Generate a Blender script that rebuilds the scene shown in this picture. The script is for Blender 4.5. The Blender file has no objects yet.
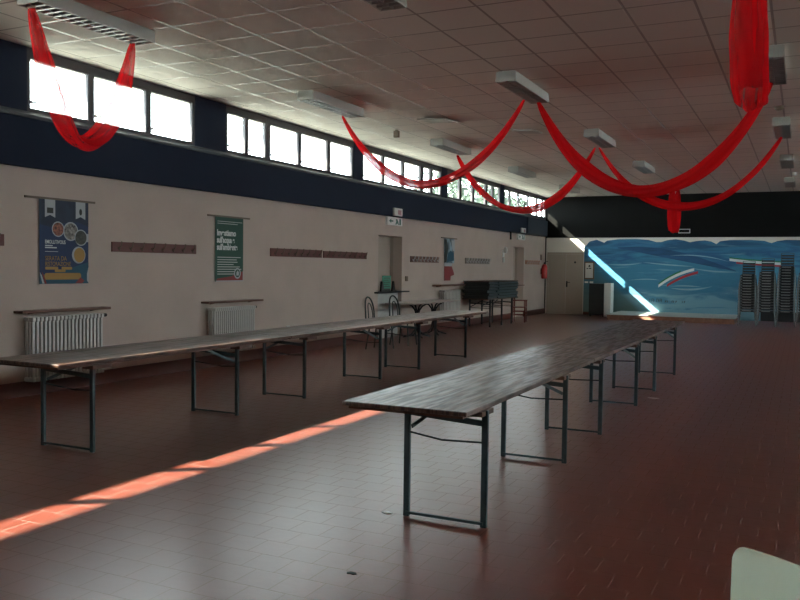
import bpy, math, random
from mathutils import Vector, Matrix
random.seed(7)
SC = bpy.context.scene
COL = SC.collection
R = math.radians

# ---------------------------------------------------------------- camera
cd = bpy.data.cameras.new('camera'); cam = bpy.data.objects.new('camera', cd); COL.objects.link(cam)
cd.sensor_width = 36; cd.lens = 826.1275 / 800 * 36; cd.clip_end = 500
fw = Vector((-0.43739, 0.89838, -0.04008)); rt = Vector((0.89881, 0.43816, 0.01262)); up = Vector((-0.0289, 0.0305, 0.99912))
m = Matrix(((rt.x, up.x, -fw.x, 0), (rt.y, up.y, -fw.y, 0), (rt.z, up.z, -fw.z, 1.55), (0, 0, 0, 1)))
cam.matrix_world = m
SC.camera = cam

# ---------------------------------------------------------------- light and exposure
SC.view_settings.view_transform = 'Standard'; SC.view_settings.look = 'None'
SC.view_settings.gamma = 1; SC.view_settings.use_curve_mapping = False
SC.view_settings.exposure = 0.42
w = bpy.data.worlds.new('sky'); SC.world = w; w.use_nodes = True
bg = w.node_tree.nodes['Background']; bg.inputs[0].default_value = (0.86, 0.95, 1.0, 1); bg.inputs[1].default_value = 20.0
sd = bpy.data.lights.new('sun', 'SUN'); sd.energy = 45; sd.angle = R(0.6); sd.color = (1.0, 0.91, 0.76)
sun = bpy.data.objects.new('sun', sd); COL.objects.link(sun)
sdir = Vector((1.0, 0.72, -0.87)).normalized()
sun.rotation_euler = sdir.to_track_quat('-Z', 'Y').to_euler(); sun.location = (-20, -10, 15)
WL, WR, YB, YF, ZC = -8.07, 7.3, 28.1, -4.0, 4.02
for x, sgn in ((WL - .27, 1), (WR + .27, -1)):
    ld = bpy.data.lights.new('sky_portal', 'AREA'); ld.shape = 'RECTANGLE'; ld.size = 32; ld.size_y = 0.66
    ld.cycles.is_portal = True
    lo = bpy.data.objects.new('sky_portal', ld); COL.objects.link(lo)
    lo.location = (x, 12.0, 3.61)
    lo.matrix_world = Matrix.Translation((x, 12.0, 3.61)) @ Vector((sgn, 0, 0)).to_track_quat('-Z', 'Z').to_matrix().to_4x4() 
cy = SC.cycles
cy.use_denoising = True; cy.max_bounces = 10; cy.diffuse_bounces = 7; cy.transparent_max_bounces = 24
cy.sample_clamp_indirect = 8; cy.caustics_reflective = False; cy.caustics_refractive = False

# ---------------------------------------------------------------- materials
def mat(name, col, rough=.6, metal=0, spec=.5, noise=0, nscale=8, bump=0, stretch=(1, 1, 1)):
    m = bpy.data.materials.new(name); m.use_nodes = True
    nt = m.node_tree; b = nt.nodes['Principled BSDF']
    b.inputs['Base Color'].default_value = (*col, 1); b.inputs['Roughness'].default_value = rough
    b.inputs['Metallic'].default_value = metal; b.inputs['Specular IOR Level'].default_value = spec
    if noise or bump:
        tc = nt.nodes.new('ShaderNodeTexCoord'); mp = nt.nodes.new('ShaderNodeMapping'); mp.inputs['Scale'].default_value = stretch
        n = nt.nodes.new('ShaderNodeTexNoise'); n.inputs['Scale'].default_value = nscale; n.inputs['Detail'].default_value = 5
        nt.links.new(tc.outputs['Object'], mp.inputs[0]); nt.links.new(mp.outputs[0], n.inputs['Vector'])
        if noise:
            mr = nt.nodes.new('ShaderNodeMapRange'); mr.inputs['From Min'].default_value = .3; mr.inputs['From Max'].default_value = .7
            mr.inputs['To Min'].default_value = 1 - noise; mr.inputs['To Max'].default_value = 1 + noise
            nt.links.new(n.outputs[0], mr.inputs[0])
            vm = nt.nodes.new('ShaderNodeVectorMath'); vm.operation = 'SCALE'; vm.inputs[0].default_value = col
            nt.links.new(mr.outputs[0], vm.inputs['Scale']); nt.links.new(vm.outputs[0], b.inputs['Base Color'])
        if bump:
            bp = nt.nodes.new('ShaderNodeBump'); bp.inputs['Strength'].default_value = bump; bp.inputs['Distance'].default_value = .01
            nt.links.new(n.outputs[0], bp.inputs['Height']); nt.links.new(bp.outputs[0], b.inputs['Normal'])
    return m

M = {}
M['wall'] = mat('cream_plaster', (.47, .39, .335), .85, noise=.05, nscale=1.5)
M['whitewall'] = mat('white_plaster', (.70, .67, .60), .85)
M['navy'] = mat('navy_paint', (.0065, .013, .032), .8, spec=.3, noise=.08, nscale=1.2)
M['navyblue'] = mat('blue_panel', (.013, .026, .046), .7)
M['ledge'] = mat('ledge_grey_paint', (.05, .06, .066), .6)
M['black'] = mat('black_paint', (.0062, .0062, .006), .95, spec=.15, noise=.1, nscale=2)
M['skirt'] = mat('terracotta_skirting', (.105, .030, .019), .5, noise=.1, nscale=4)
M['alu'] = mat('window_bronze_aluminium', (.045, .04, .043), .5, .1)
M['handle'] = mat('handle_grey', (.5, .5, .5), .4, .3)
M['steel'] = mat('blue_green_steel', (.035, .062, .068), .45, .35, noise=.2, nscale=14)
M['darksteel'] = mat('dark_steel', (.02, .024, .026), .5, .4)
M['edge'] = mat('table_edge_wood', (.075, .034, .021), .5, noise=.3, nscale=9, stretch=(1, .2, 1))
M['shelf'] = mat('shelf_wood', (.12, .055, .035), .5, noise=.2, nscale=6, stretch=(1, .15, 1))
M['rack'] = mat('red_brown_board', (.105, .028, .021), .5, noise=.2, nscale=6, stretch=(1, .2, 1))
M['rackgrey'] = mat('weathered_board', (.14, .075, .06), .6, noise=.3, nscale=9)
M['rackpale'] = mat('pale_grey_board', (.17, .15, .13), .6, noise=.3, nscale=9)
M['rackorange'] = mat('orange_brown_board', (.30, .11, .045), .5, noise=.15, nscale=9)
M['rad'] = mat('radiator_enamel', (.46, .465, .44), .4)
M['door'] = mat('door_paint', (.37, .315, .26), .6)
M['white'] = mat('white_plastic', (.72, .73, .70), .4)
M['fixture'] = mat('fixture_white_enamel', (.42, .42, .375), .4)
M['louvre'] = mat('louvre_aluminium', (.42, .43, .42), .35, .5)
M['tube'] = mat('lamp_tube_glass', (.6, .62, .62), .3)
M['cafe'] = mat('cafe_table_top', (.40, .36, .32), .35)
M['iron'] = mat('black_iron', (.012, .012, .013), .5, .3)
M['resin'] = mat('dark_green_resin', (.009, .022, .017), .4)
M['blackplastic'] = mat('black_plastic', (.016, .02, .022), .4)
M['chairmetal'] = mat('grey_leg_metal', (.06, .075, .075), .45, .4)
M['redwood'] = mat('red_stained_wood', (.13, .02, .014), .5)
M['red'] = mat('red_enamel', (.42, .02, .02), .35)
M['brick'] = mat('platform_brick', (.22, .10, .06), .7, noise=.2, nscale=10)
M['platform'] = mat('platform_top', (.42, .45, .42), .5)
M['greensheet'] = mat('green_sheet', (.02, .18, .11), .5)
M['paper'] = mat('white_paper', (.62, .62, .58), .8)
M['rod'] = mat('batten_wood', (.13, .10, .075), .6)
M['pnavy'] = mat('poster_navy', (.010, .022, .048), .6, noise=.2, nscale=9)
M['pblue'] = mat('poster_blue', (.007, .026, .085), .6)
M['pteal'] = mat('poster_teal', (.009, .075, .12), .6)
M['pgold'] = mat('poster_gold', (.36, .21, .05), .6)
M['pcream'] = mat('poster_pale', (.38, .41, .43), .6)
M['pred'] = mat('poster_red', (.22, .025, .025), .6)
M['pgreen'] = mat('poster_green', (.010, .062, .040), .6)
M['pphoto1'] = mat('poster_photo_warm', (.22, .08, .05), .6, noise=.8, nscale=40)
M['pphoto2'] = mat('poster_photo_grey', (.20, .19, .17), .6, noise=.8, nscale=30)
M['pphoto3'] = mat('poster_photo_dark', (.05, .055, .045), .6, noise=.5, nscale=30)
M['chairgreen'] = mat('pale_green_plastic', (.80, .93, .76), .35)
M['mural_g'] = mat('mural_green', (.02, .17, .08), .8)
M['mural_w'] = mat('mural_white', (.60, .66, .64), .8)
M['mural_r'] = mat('mural_red', (.36, .03, .045), .8)
M['mural_pale'] = mat('mural_pale_blue', (.20, .36, .45), .8, noise=.1, nscale=5)
M['mural_dark'] = mat('mural_deep_blue', (.015, .075, .17), .8, noise=.25, nscale=4, stretch=(.4, 1, 3))
M['ink'] = mat('dark_ink', (.03, .035, .03), .7)
M['inkwhite'] = mat('white_ink', (.6, .62, .6), .7)
M['ground'] = mat('outside_paving', (.24, .235, .20), .9)
M['bounce_ground'] = mat('pale_bounce_ground', (.72, .70, .66), .9)  # kept pale as a reflector below the right windows
M['leaf'] = mat('leaves', (.035, .055, .036), .6, noise=.4, nscale=2)
M['bark'] = mat('bark', (.12, .08, .05), .9)
M['plaster_out'] = mat('outer_render', (.5, .48, .44), .9)
M['exitgreen'] = mat('sign_green', (.05, .16, .12), .5)
M['pink'] = mat('sign_pink', (.45, .25, .27), .5)
M['sensor'] = mat('sensor_brown', (.12, .08, .05), .5)

def floor_mat():
    m = bpy.data.materials.new('terracotta_tiles'); m.use_nodes = True; nt = m.node_tree; L = nt.links
    b = nt.nodes['Principled BSDF']; tc = nt.nodes.new('ShaderNodeTexCoord')
    mp = nt.nodes.new('ShaderNodeMapping'); mp.inputs['Location'].default_value = (2.976 + .103, -(4.016 - .1973) + 20 * .1973, 0)
    br = nt.nodes.new('ShaderNodeTexBrick'); br.offset = .5; br.offset_frequency = 2
    i = br.inputs; i['Scale'].default_value = 1; i['Brick Width'].default_value = .206; i['Row Height'].default_value = .1973
    i['Mortar Size'].default_value = .0028; i['Mortar Smooth'].default_value = .15; i['Bias'].default_value = 0
    i['Color1'].default_value = (.122, .031, .019, 1); i['Color2'].default_value = (.138, .035, .022, 1); i['Mortar'].default_value = (.19, .115, .09, 1)
    L.new(tc.outputs['Object'], mp.inputs[0]); L.new(mp.outputs[0], br.inputs['Vector'])
    n = nt.nodes.new('ShaderNodeTexNoise'); n.inputs['Scale'].default_value = 1.7; n.inputs['Detail'].default_value = 6; n.inputs['Roughness'].default_value = .65
    L.new(tc.outputs['Object'], n.inputs['Vector'])
    mr = nt.nodes.new('ShaderNodeMapRange'); mr.inputs['From Min'].default_value = .3; mr.inputs['From Max'].default_value = .7
    mr.inputs['To Min'].default_value = .93; mr.inputs['To Max'].default_value = 1.07; L.new(n.outputs[0], mr.inputs[0])
    vm = nt.nodes.new('ShaderNodeVectorMath'); vm.operation = 'SCALE'; L.new(br.outputs['Color'], vm.inputs[0]); L.new(mr.outputs[0], vm.inputs['Scale'])
    L.new(vm.outputs[0], b.inputs['Base Color'])
    r = nt.nodes.new('ShaderNodeMapRange'); r.inputs['From Min'].default_value = .3; r.inputs['From Max'].default_value = .7
    r.inputs['To Min'].default_value = .285; r.inputs['To Max'].default_value = .30; L.new(n.outputs[0], r.inputs[0])
    mx = nt.nodes.new('ShaderNodeMix'); mx.data_type = 'FLOAT'; L.new(br.outputs['Fac'], mx.inputs[0]); L.new(r.outputs[0], mx.inputs[2]); mx.inputs[3].default_value = .8
    L.new(mx.outputs[0], b.inputs['Roughness'])
    bp = nt.nodes.new('ShaderNodeBump'); bp.invert = True; bp.inputs['Strength'].default_value = .5; bp.inputs['Distance'].default_value = .004
    L.new(br.outputs['Fac'], bp.inputs['Height'])
    n2 = nt.nodes.new('ShaderNodeTexNoise'); n2.inputs['Scale'].default_value = 9; n2.inputs['Detail'].default_value = 3; L.new(tc.outputs['Object'], n2.inputs['Vector'])
    bp2 = nt.nodes.new('ShaderNodeBump'); bp2.inputs['Strength'].default_value = .08; bp2.inputs['Distance'].default_value = .01
    L.new(n2.outputs[0], bp2.inputs['Height']); L.new(bp.outputs[0], bp2.inputs['Normal']); L.new(bp2.outputs[0], b.inputs['Normal'])
    b.inputs['Specular IOR Level'].default_value = .75
    return m
M['floor'] = floor_mat()

def ceil_mat():
    m = bpy.data.materials.new('ceiling_panels'); m.use_nodes = True; nt = m.node_tree; L = nt.links
    b = nt.nodes['Principled BSDF']; tc = nt.nodes.new('ShaderNodeTexCoord'); k = (ZC - 1.55) / .8288
    a, bb = .2104 * k, .2113 * k
    mp = nt.nodes.new('ShaderNodeMapping'); mp.inputs['Location'].default_value = (.9547 * k + 20 * a, -2.4857 * k + 20 * bb, 0)
    br = nt.nodes.new('ShaderNodeTexBrick'); br.offset = 0; br.offset_frequency = 2
    i = br.inputs; i['Scale'].default_value = 1; i['Brick Width'].default_value = a; i['Row Height'].default_value = bb
    i['Mortar Size'].default_value = .013; i['Mortar Smooth'].default_value = .1
    i['Color1'].default_value = (.76, .72, .67, 1); i['Color2'].default_value = (.725, .69, .64, 1); i['Mortar'].default_value = (.30, .26, .23, 1)
    L.new(tc.outputs['Object'], mp.inputs[0]); L.new(mp.outputs[0], br.inputs['Vector']); L.new(br.outputs['Color'], b.inputs['Base Color'])
    b.inputs['Roughness'].default_value = .8
    bp = nt.nodes.new('ShaderNodeBump'); bp.invert = True; bp.inputs['Strength'].default_value = .8; bp.inputs['Distance'].default_value = .012
    L.new(br.outputs['Fac'], bp.inputs['Height']); L.new(bp.outputs[0], b.inputs['Normal'])
    mx = nt.nodes.new('ShaderNodeMix'); mx.data_type = 'FLOAT'; L.new(br.outputs['Fac'], mx.inputs[0]); mx.inputs[2].default_value = .85; mx.inputs[3].default_value = .35
    L.new(mx.outputs[0], b.inputs['Roughness'])
    return m
M['ceil'] = ceil_mat()

def wood_mat():
    m = bpy.data.materials.new('worn_varnished_tabletop'); m.use_nodes = True; nt = m.node_tree; L = nt.links
    b = nt.nodes['Principled BSDF']; tc = nt.nodes.new('ShaderNodeTexCoord')
    mp = nt.nodes.new('ShaderNodeMapping'); mp.inputs['Scale'].default_value = (9, 1.1, 1); L.new(tc.outputs['Object'], mp.inputs[0])
    n = nt.nodes.new('ShaderNodeTexNoise'); n.inputs['Scale'].default_value = 4.5; n.inputs['Detail'].default_value = 8; n.inputs['Roughness'].default_value = .65
    L.new(mp.outputs[0], n.inputs['Vector'])
    cr = nt.nodes.new('ShaderNodeValToRGB'); e = cr.color_ramp.elements
    e[0].position = .42; e[0].color = (.032, .014, .010, 1); e[1].position = .58; e[1].color = (.120, .064, .045, 1)
    L.new(n.outputs[0], cr.inputs[0])
    # board joints
    br = nt.nodes.new('ShaderNodeTexBrick'); br.offset = .37; mp2 = nt.nodes.new('ShaderNodeMapping'); mp2.inputs['Rotation'].default_value = (0, 0, R(90))
    mp2.inputs['Location'].default_value = (5, 5, 0)
    L.new(tc.outputs['Object'], mp2.inputs[0]); L.new(mp2.outputs[0], br.inputs['Vector'])
    i = br.inputs; i['Scale'].default_value = 1; i['Brick Width'].default_value = 1.6; i['Row Height'].default_value = .137; i['Mortar Size'].default_value = .0025
    i['Color1'].default_value = (1, 1, 1, 1); i['Color2'].default_value = (.8, .78, .76, 1); i['Mortar'].default_value = (.3, .28, .26, 1)
    mu = nt.nodes.new('ShaderNodeMix'); mu.data_type = 'RGBA'; mu.blend_type = 'MULTIPLY'; mu.inputs[0].default_value = 1
    L.new(cr.outputs[0], mu.inputs[6]); L.new(br.outputs['Color'], mu.inputs[7]); L.new(mu.outputs[2], b.inputs['Base Color'])
    # worn blotches vary the gloss
    n2 = nt.nodes.new('ShaderNodeTexNoise'); n2.inputs['Scale'].default_value = 3.5; n2.inputs['Detail'].default_value = 6
    mp3 = nt.nodes.new('ShaderNodeMapping'); mp3.inputs['Scale'].default_value = (9, .8, 1); L.new(tc.outputs['Object'], mp3.inputs[0]); L.new(mp3.outputs[0], n2.inputs['Vector'])
    mr = nt.nodes.new('ShaderNodeMapRange'); mr.inputs['From Min'].default_value = .42; mr.inputs['From Max'].default_value = .62
    mr.inputs['To Min'].default_value = .29; mr.inputs['To Max'].default_value = .44; L.new(n2.outputs[0], mr.inputs[0]); L.new(mr.outputs[0], b.inputs['Roughness'])
    bp = nt.nodes.new('ShaderNodeBump'); bp.inputs['Strength'].default_value = .12; bp.inputs['Distance'].default_value = .0008
    L.new(n.outputs[0], bp.inputs['Height']); L.new(bp.outputs[0], b.inputs['Normal'])
    b.inputs['Specular IOR Level'].default_value = .5
    return m
M['wood'] = wood_mat()

def glass_mat():
    m = bpy.data.materials.new('window_glass'); m.use_nodes = True; nt = m.node_tree; nt.nodes.clear()
    o = nt.nodes.new('ShaderNodeOutputMaterial'); t = nt.nodes.new('ShaderNodeBsdfTransparent'); g = nt.nodes.new('ShaderNodeBsdfGlossy')
    g.inputs['Roughness'].default_value = .05; t.inputs[0].default_value = (.93, .96, .95, 1); x = nt.nodes.new('ShaderNodeMixShader'); x.inputs[0].default_value = .05
    nt.links.new(t.outputs[0], x.inputs[1]); nt.links.new(g.outputs[0], x.inputs[2]); nt.links.new(x.outputs[0], o.inputs[0])
    return m
M['glass'] = glass_mat()

def tulle_mat(lo, hi, nm):
    m = bpy.data.materials.new(nm); m.use_nodes = True; nt = m.node_tree; nt.nodes.clear(); L = nt.links
    o = nt.nodes.new('ShaderNodeOutputMaterial'); t = nt.nodes.new('ShaderNodeBsdfTransparent'); d = nt.nodes.new('ShaderNodeBsdfDiffuse'); tr = nt.nodes.new('ShaderNodeBsdfTranslucent')
    d.inputs[0].default_value = (.70, .014, .018, 1); tr.inputs[0].default_value = (.70, .014, .018, 1)
    x = nt.nodes.new('ShaderNodeMixShader'); x.inputs[0].default_value = .5; L.new(d.outputs[0], x.inputs[1]); L.new(tr.outputs[0], x.inputs[2])
    y = nt.nodes.new('ShaderNodeMixShader'); L.new(t.outputs[0], y.inputs[1]); L.new(x.outputs[0], y.inputs[2])
    # folds gather the net: denser stripes along the cloth (UV v runs round the section)
    tc = nt.nodes.new('ShaderNodeUVMap'); sp = nt.nodes.new('ShaderNodeSeparateXYZ'); L.new(tc.outputs[0], sp.inputs[0])
    n = nt.nodes.new('ShaderNodeTexNoise'); n.noise_dimensions = '2D'; n.inputs['Scale'].default_value = 1
    mp = nt.nodes.new('ShaderNodeMapping'); mp.inputs['Scale'].default_value = (2, 9, 1); L.new(tc.outputs[0], mp.inputs[0]); L.new(mp.outputs[0], n.inputs['Vector'])
    mr = nt.nodes.new('ShaderNodeMapRange'); mr.inputs['From Min'].default_value = .35; mr.inputs['From Max'].default_value = .65
    mr.inputs['To Min'].default_value = lo; mr.inputs['To Max'].default_value = hi; L.new(n.outputs[0], mr.inputs[0]); L.new(mr.outputs[0], y.inputs[0])
    L.new(y.outputs[0], o.inputs[0])
    return m
M['tulle'] = tulle_mat(.52, .86, 'red_tulle'); M['tulle2'] = tulle_mat(.80, .97, 'gathered_red_tulle')

def mural_mat():
    m = bpy.data.materials.new('sea_mural_paint'); m.use_nodes = True; nt = m.node_tree; L = nt.links; N = nt.nodes.new
    b = nt.nodes['Principled BSDF']; b.inputs['Roughness'].default_value = .75
    tc = N('ShaderNodeTexCoord'); sp = N('ShaderNodeSeparateXYZ'); L.new(tc.outputs['Object'], sp.inputs[0])
    def math_(op, a, c, d=None):
        n = N('ShaderNodeMath'); n.operation = op
        for k, v in enumerate((a, c, d)):
            if v is None: continue
            if isinstance(v, (int, float)): n.inputs[k].default_value = v
            else: L.new(v, n.inputs[k])
        return n.outputs[0]
    nz = N('ShaderNodeTexNoise'); nz.inputs['Scale'].default_value = 1; nz.inputs['Detail'].default_value = 5; nz.inputs['Distortion'].default_value = .6
    mp = N('ShaderNodeMapping'); mp.inputs['Scale'].default_value = (.55, 1, 3.2); mp.inputs['Rotation'].default_value = (0, R(8), 0)
    L.new(tc.outputs['Object'], mp.inputs[0]); L.new(mp.outputs[0], nz.inputs['Vector'])
    # height gradient plus waves
    h = math_('ADD', math_('DIVIDE', sp.outputs[2], 2.6), math_('MULTIPLY', math_('SUBTRACT', nz.outputs[0], .5), 1.1))
    cr = N('ShaderNodeValToRGB'); e = cr.color_ramp.elements
    e[0].position = .0; e[0].color = (.17, .34, .42, 1); e[1].position = 1.0; e[1].color = (.014, .085, .17, 1)
    for p, c in ((.22, (.15, .32, .42)), (.27, (.075, .22, .33)), (.42, (.035, .18, .30)), (.62, (.04, .20, .32)), (.74, (.018, .10, .22)), (.85, (.03, .16, .29))):
        q = e.new(p); q.color = (*c, 1)
    L.new(h, cr.inputs[0])
    # pale brush strokes
    n2 = N('ShaderNodeTexNoise'); n2.inputs['Scale'].default_value = 1; n2.inputs['Detail'].default_value = 4
    mp2 = N('ShaderNodeMapping'); mp2.inputs['Scale'].default_value = (.8, 1, 9); mp2.inputs['Rotation'].default_value = (0, R(3), 0)
    L.new(tc.outputs['Object'], mp2.inputs[0]); L.new(mp2.outputs[0], n2.inputs['Vector'])
    mr = N('ShaderNodeMapRange'); mr.inputs['From Min'].default_value = .60; mr.inputs['From Max'].default_value = .72; L.new(n2.outputs[0], mr.inputs[0])
    mr.inputs['To Max'].default_value = .55
    mx = N('ShaderNodeMix'); mx.data_type = 'RGBA'; L.new(mr.outputs[0], mx.inputs[0]); L.new(cr.outputs[0], mx.inputs[6]); mx.inputs[7].default_value = (.22, .40, .48, 1)
    # greyer green below a diagonal at the lower left
    s = math_('ADD', sp.outputs[2], math_('MULTIPLY', math_('ADD', sp.outputs[0], 6.7), .93))
    ml = N('ShaderNodeMapRange'); ml.inputs['From Min'].default_value = 2.05; ml.inputs['From Max'].default_value = 1.85; L.new(s, ml.inputs[0]); ml.inputs['To Max'].default_value = .85
    low = N('ShaderNodeMapRange'); low.inputs['From Min'].default_value = .2; low.inputs['From Max'].default_value = 1.5; L.new(sp.outputs[2], low.inputs[0])
    cl = N('ShaderNodeMix'); cl.data_type = 'RGBA'; L.new(low.outputs[0], cl.inputs[0]); cl.inputs[6].default_value = (.13, .21, .19, 1); cl.inputs[7].default_value = (.045, .15, .22, 1)
    m2 = N('ShaderNodeMix'); m2.data_type = 'RGBA'; L.new(ml.outputs[0], m2.inputs[0]); L.new(mx.outputs[2], m2.inputs[6]); L.new(cl.outputs[2], m2.inputs[7])
    L.new(m2.outputs[2], b.inputs['Base Color'])
    return m
M['mural'] = mural_mat()

# ---------------------------------------------------------------- mesh helpers
class MB:
    def __init__(s): s.v = []; s.f = []; s.uv = None
    def add(s, vs, fs):
        k = len(s.v); s.v += [tuple(p) for p in vs]; s.f += [tuple(i + k for i in q) for q in fs]; return s
    def box(s, x0, x1, y0, y1, z0, z1):
        v = [(x, y, z) for x in (x0, x1) for y in (y0, y1) for z in (z0, z1)]
        return s.add(v, [(0, 1, 3, 2), (4, 6, 7, 5), (0, 4, 5, 1), (2, 3, 7, 6), (0, 2, 6, 4), (1, 5, 7, 3)])
    def bar(s, p, q, a, b, upv=(0, 0, 1)):
        p, q = Vector(p), Vector(q); d = (q - p).normalized(); u_ = Vector(upv)
        if abs(d.dot(u_)) > .98: u_ = Vector((0, 1, 0))
        x = d.cross(u_).normalized() * a / 2; y = x.cross(d).normalized() * b / 2
        v = [c + i * x + j * y for c in (p, q) for i, j in ((-1, -1), (1, -1), (1, 1), (-1, 1))]
        return s.add(v, [(3, 2, 1, 0), (4, 5, 6, 7), (0, 1, 5, 4), (1, 2, 6, 5), (2, 3, 7, 6), (3, 0, 4, 7)])
    def tube(s, pts, r, n=8, cap=True):
        pts = [Vector(p) for p in pts]; rs = r if isinstance(r, (list, tuple)) else [r] * len(pts)
        v = []; f = []; pu = None
        for i, p in enumerate(pts):
            d = (pts[min(i + 1, len(pts) - 1)] - pts[max(i - 1, 0)]).normalized()
            if pu is None: pu = Vector((0, 0, 1)) if abs(d.z) < .9 else Vector((1, 0, 0))
            x = d.cross(pu).normalized(); y = x.cross(d).normalized(); pu = y
            v += [p + rs[i] * (math.cos(t) * x + math.sin(t) * y) for t in [2 * math.pi * j / n for j in range(n)]]
        for i in range(len(pts) - 1):
            for j in range(n):
                a = i * n + j; b_ = i * n + (j + 1) % n; f.append((a, b_, b_ + n, a + n))
        if cap: f.append(tuple(reversed(range(n)))); f.append(tuple(range((len(pts) - 1) * n, len(pts) * n)))
        return s.add(v, f)
    def lathe(s, prof, c=(0, 0, 0), n=20):
        v = []; f = []
        for r, z in prof: v += [(c[0] + r * math.cos(2 * math.pi * j / n), c[1] + r * math.sin(2 * math.pi * j / n), c[2] + z) for j in range(n)]
        for i in range(len(prof) - 1):
            for j in range(n):
                a = i * n + j; b_ = i * n + (j + 1) % n; f.append((a, b_, b_ + n, a + n))
        f.append(tuple(reversed(range(n)))); f.append(tuple(range((len(prof) - 1) * n, len(prof) * n)))
        return s.add(v, f)
    def prism(s, outline, axis, a, b):
        """outline of 2D points extruded along axis from a to b"""
        n = len(outline)
        def P(p, t):
            return {'x': (t, p[0], p[1]), 'y': (p[0], t, p[1]), 'z': (p[0], p[1], t)}[axis]
        v = [P(p, a) for p in outline] + [P(p, b) for p in outline]
        f = [tuple(range(n)), tuple(reversed(range(n, 2 * n)))] + [(i + n, (i + 1) % n + n, (i + 1) % n, i) for i in range(n)]
        return s.add(v, f)
    def build(s, name, m, parent=None, smooth=False, bevel=0):
        me = bpy.data.meshes.new(name); me.from_pydata(s.v, [], s.f); me.validate()
        o = bpy.data.objects.new(name, me); COL.objects.link(o)
        import bmesh
        bm = bmesh.new(); bm.from_mesh(me); bmesh.ops.recalc_face_normals(bm, faces=bm.faces); bm.to_mesh(me); bm.free()
        me.materials.append(M[m])
        if smooth:
            for p in me.polygons: p.use_smooth = True
            try: me.set_sharp_from_angle(angle=R(40))
            except Exception: pass
        if bevel:
            b = o.modifiers.new('bevel', 'BEVEL'); b.width = bevel; b.segments = 2; b.limit_method = 'ANGLE'
        if parent: o.parent = parent
        return o

def tag(o, label=None, cat=None, group=None, kind=None):
    if label: o['label'] = label
    if cat: o['category'] = cat
    if group: o['group'] = group
    if kind: o['kind'] = kind
    return o
def thing(name, label, cat, loc=(0, 0, 0), rz=0, group=None):
    o = bpy.data.objects.new(name, None); COL.objects.link(o); o.location = loc; o.rotation_euler = (0, 0, rz)
    o.empty_display_size = .1
    return tag(o, label, cat, group)
def copy_tree(o, parent=None):
    kids = [c for c in COL.objects if c.parent == o]
    c = o.copy(); COL.objects.link(c)
    if parent: c.parent = parent
    for k in kids: copy_tree(k, c)
    return c
def struct(mb, name, m, parent=None, **k):
    o = mb.build(name, m, parent, **k); o['kind'] = 'structure'; return o
def text(name, s, size, m, parent, loc, rot, depth=.001, align='LEFT', xs=1.0, bold=0):
    c = bpy.data.curves.new('t', 'FONT'); c.body = s; c.size = size; c.extrude = depth; c.align_x = align; c.offset = bold
    t = bpy.data.objects.new('t', c); COL.objects.link(t)
    dg = bpy.context.evaluated_depsgraph_get(); me = bpy.data.meshes.new_from_object(t.evaluated_get(dg))
    bpy.data.objects.remove(t); bpy.data.curves.remove(c)
    me.materials.clear(); me.materials.append(M[m]); me.name = name
    o = bpy.data.objects.new(name, me); COL.objects.link(o)
    o.parent = parent; o.location = loc; o.rotation_euler = rot; o.scale = (xs, 1, 1)
    return o
def wave(t, seedv): return math.sin(t * 2.1 + seedv) * .5 + math.sin(t * 5.3 + seedv * 2.7) * .3 + math.sin(t * 11.7 + seedv * 1.3) * .2

# ================================================================ SETTING
struct(MB().box(WL - .25, WR + .25, YF - .25, YB + .25, -.2, 0), 'floor', 'floor')
struct(MB().box(WL - .55, WR + .33, YF - .33, YB + .33, ZC, ZC + .2), 'ceiling', 'ceil')
struct(MB().box(WR + .3, 60, -40, 80, -.5, -.25), 'ground_bounce', 'bounce_ground')  # unseen ground, made bright to bounce daylight up to the ceiling
struct(MB().box(-70, WL - .3, -40, 80, -.5, -.25).box(WL - .3, WR + .3, YB + .3, 80, -.5, -.25).box(WL - .3, WR + .3, -40, YF - .3, -.5, -.25), 'ground_outside', 'ground')

# left wall with two niches (shown as door openings)
wl = MB(); ND = .30
segs = [(YF, 15.5), (16.65, 24.52), (25.62, YB)]
for a, b in segs: wl.box(WL - .22, WL, a, b, 0, 2.66)
for a, b in ((15.5, 16.65), (24.52, 25.62)):
    wl.box(WL - .22, WL, a, b, 2.22, 2.66)
struct(wl, 'wall_left', 'wall')
for i, (a, b) in enumerate(((15.5, 16.65), (24.52, 25.62))):
    n = MB().box(WL - ND - .05, WL - ND, a - .05, b + .05, 0, 2.3).box(WL - ND, WL - .22, a - .05, a, 0, 2.3).box(WL - ND, WL - .22, b, b + .05, 0, 2.3).box(WL - ND, WL - .22, a, b, 2.22, 2.3)
    struct(n, 'wall_niche', 'door')
# painted band, sloping sill ledge
bd = MB().box(WL - .22, WL + .06, YF, 25.65, 2.64, 3.20).box(WL - .22, WL, 25.65, YB, 2.64, 3.22)
struct(bd, 'trim_1', 'navy')
lg = MB().prism([(WL - .22, 3.20), (WL + .085, 3.20), (WL + .085, 3.235), (WL - .0, 3.285), (WL - .22, 3.285)], 'y', YF, 25.65)
struct(lg, 'trim_2', 'ledge')
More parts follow.
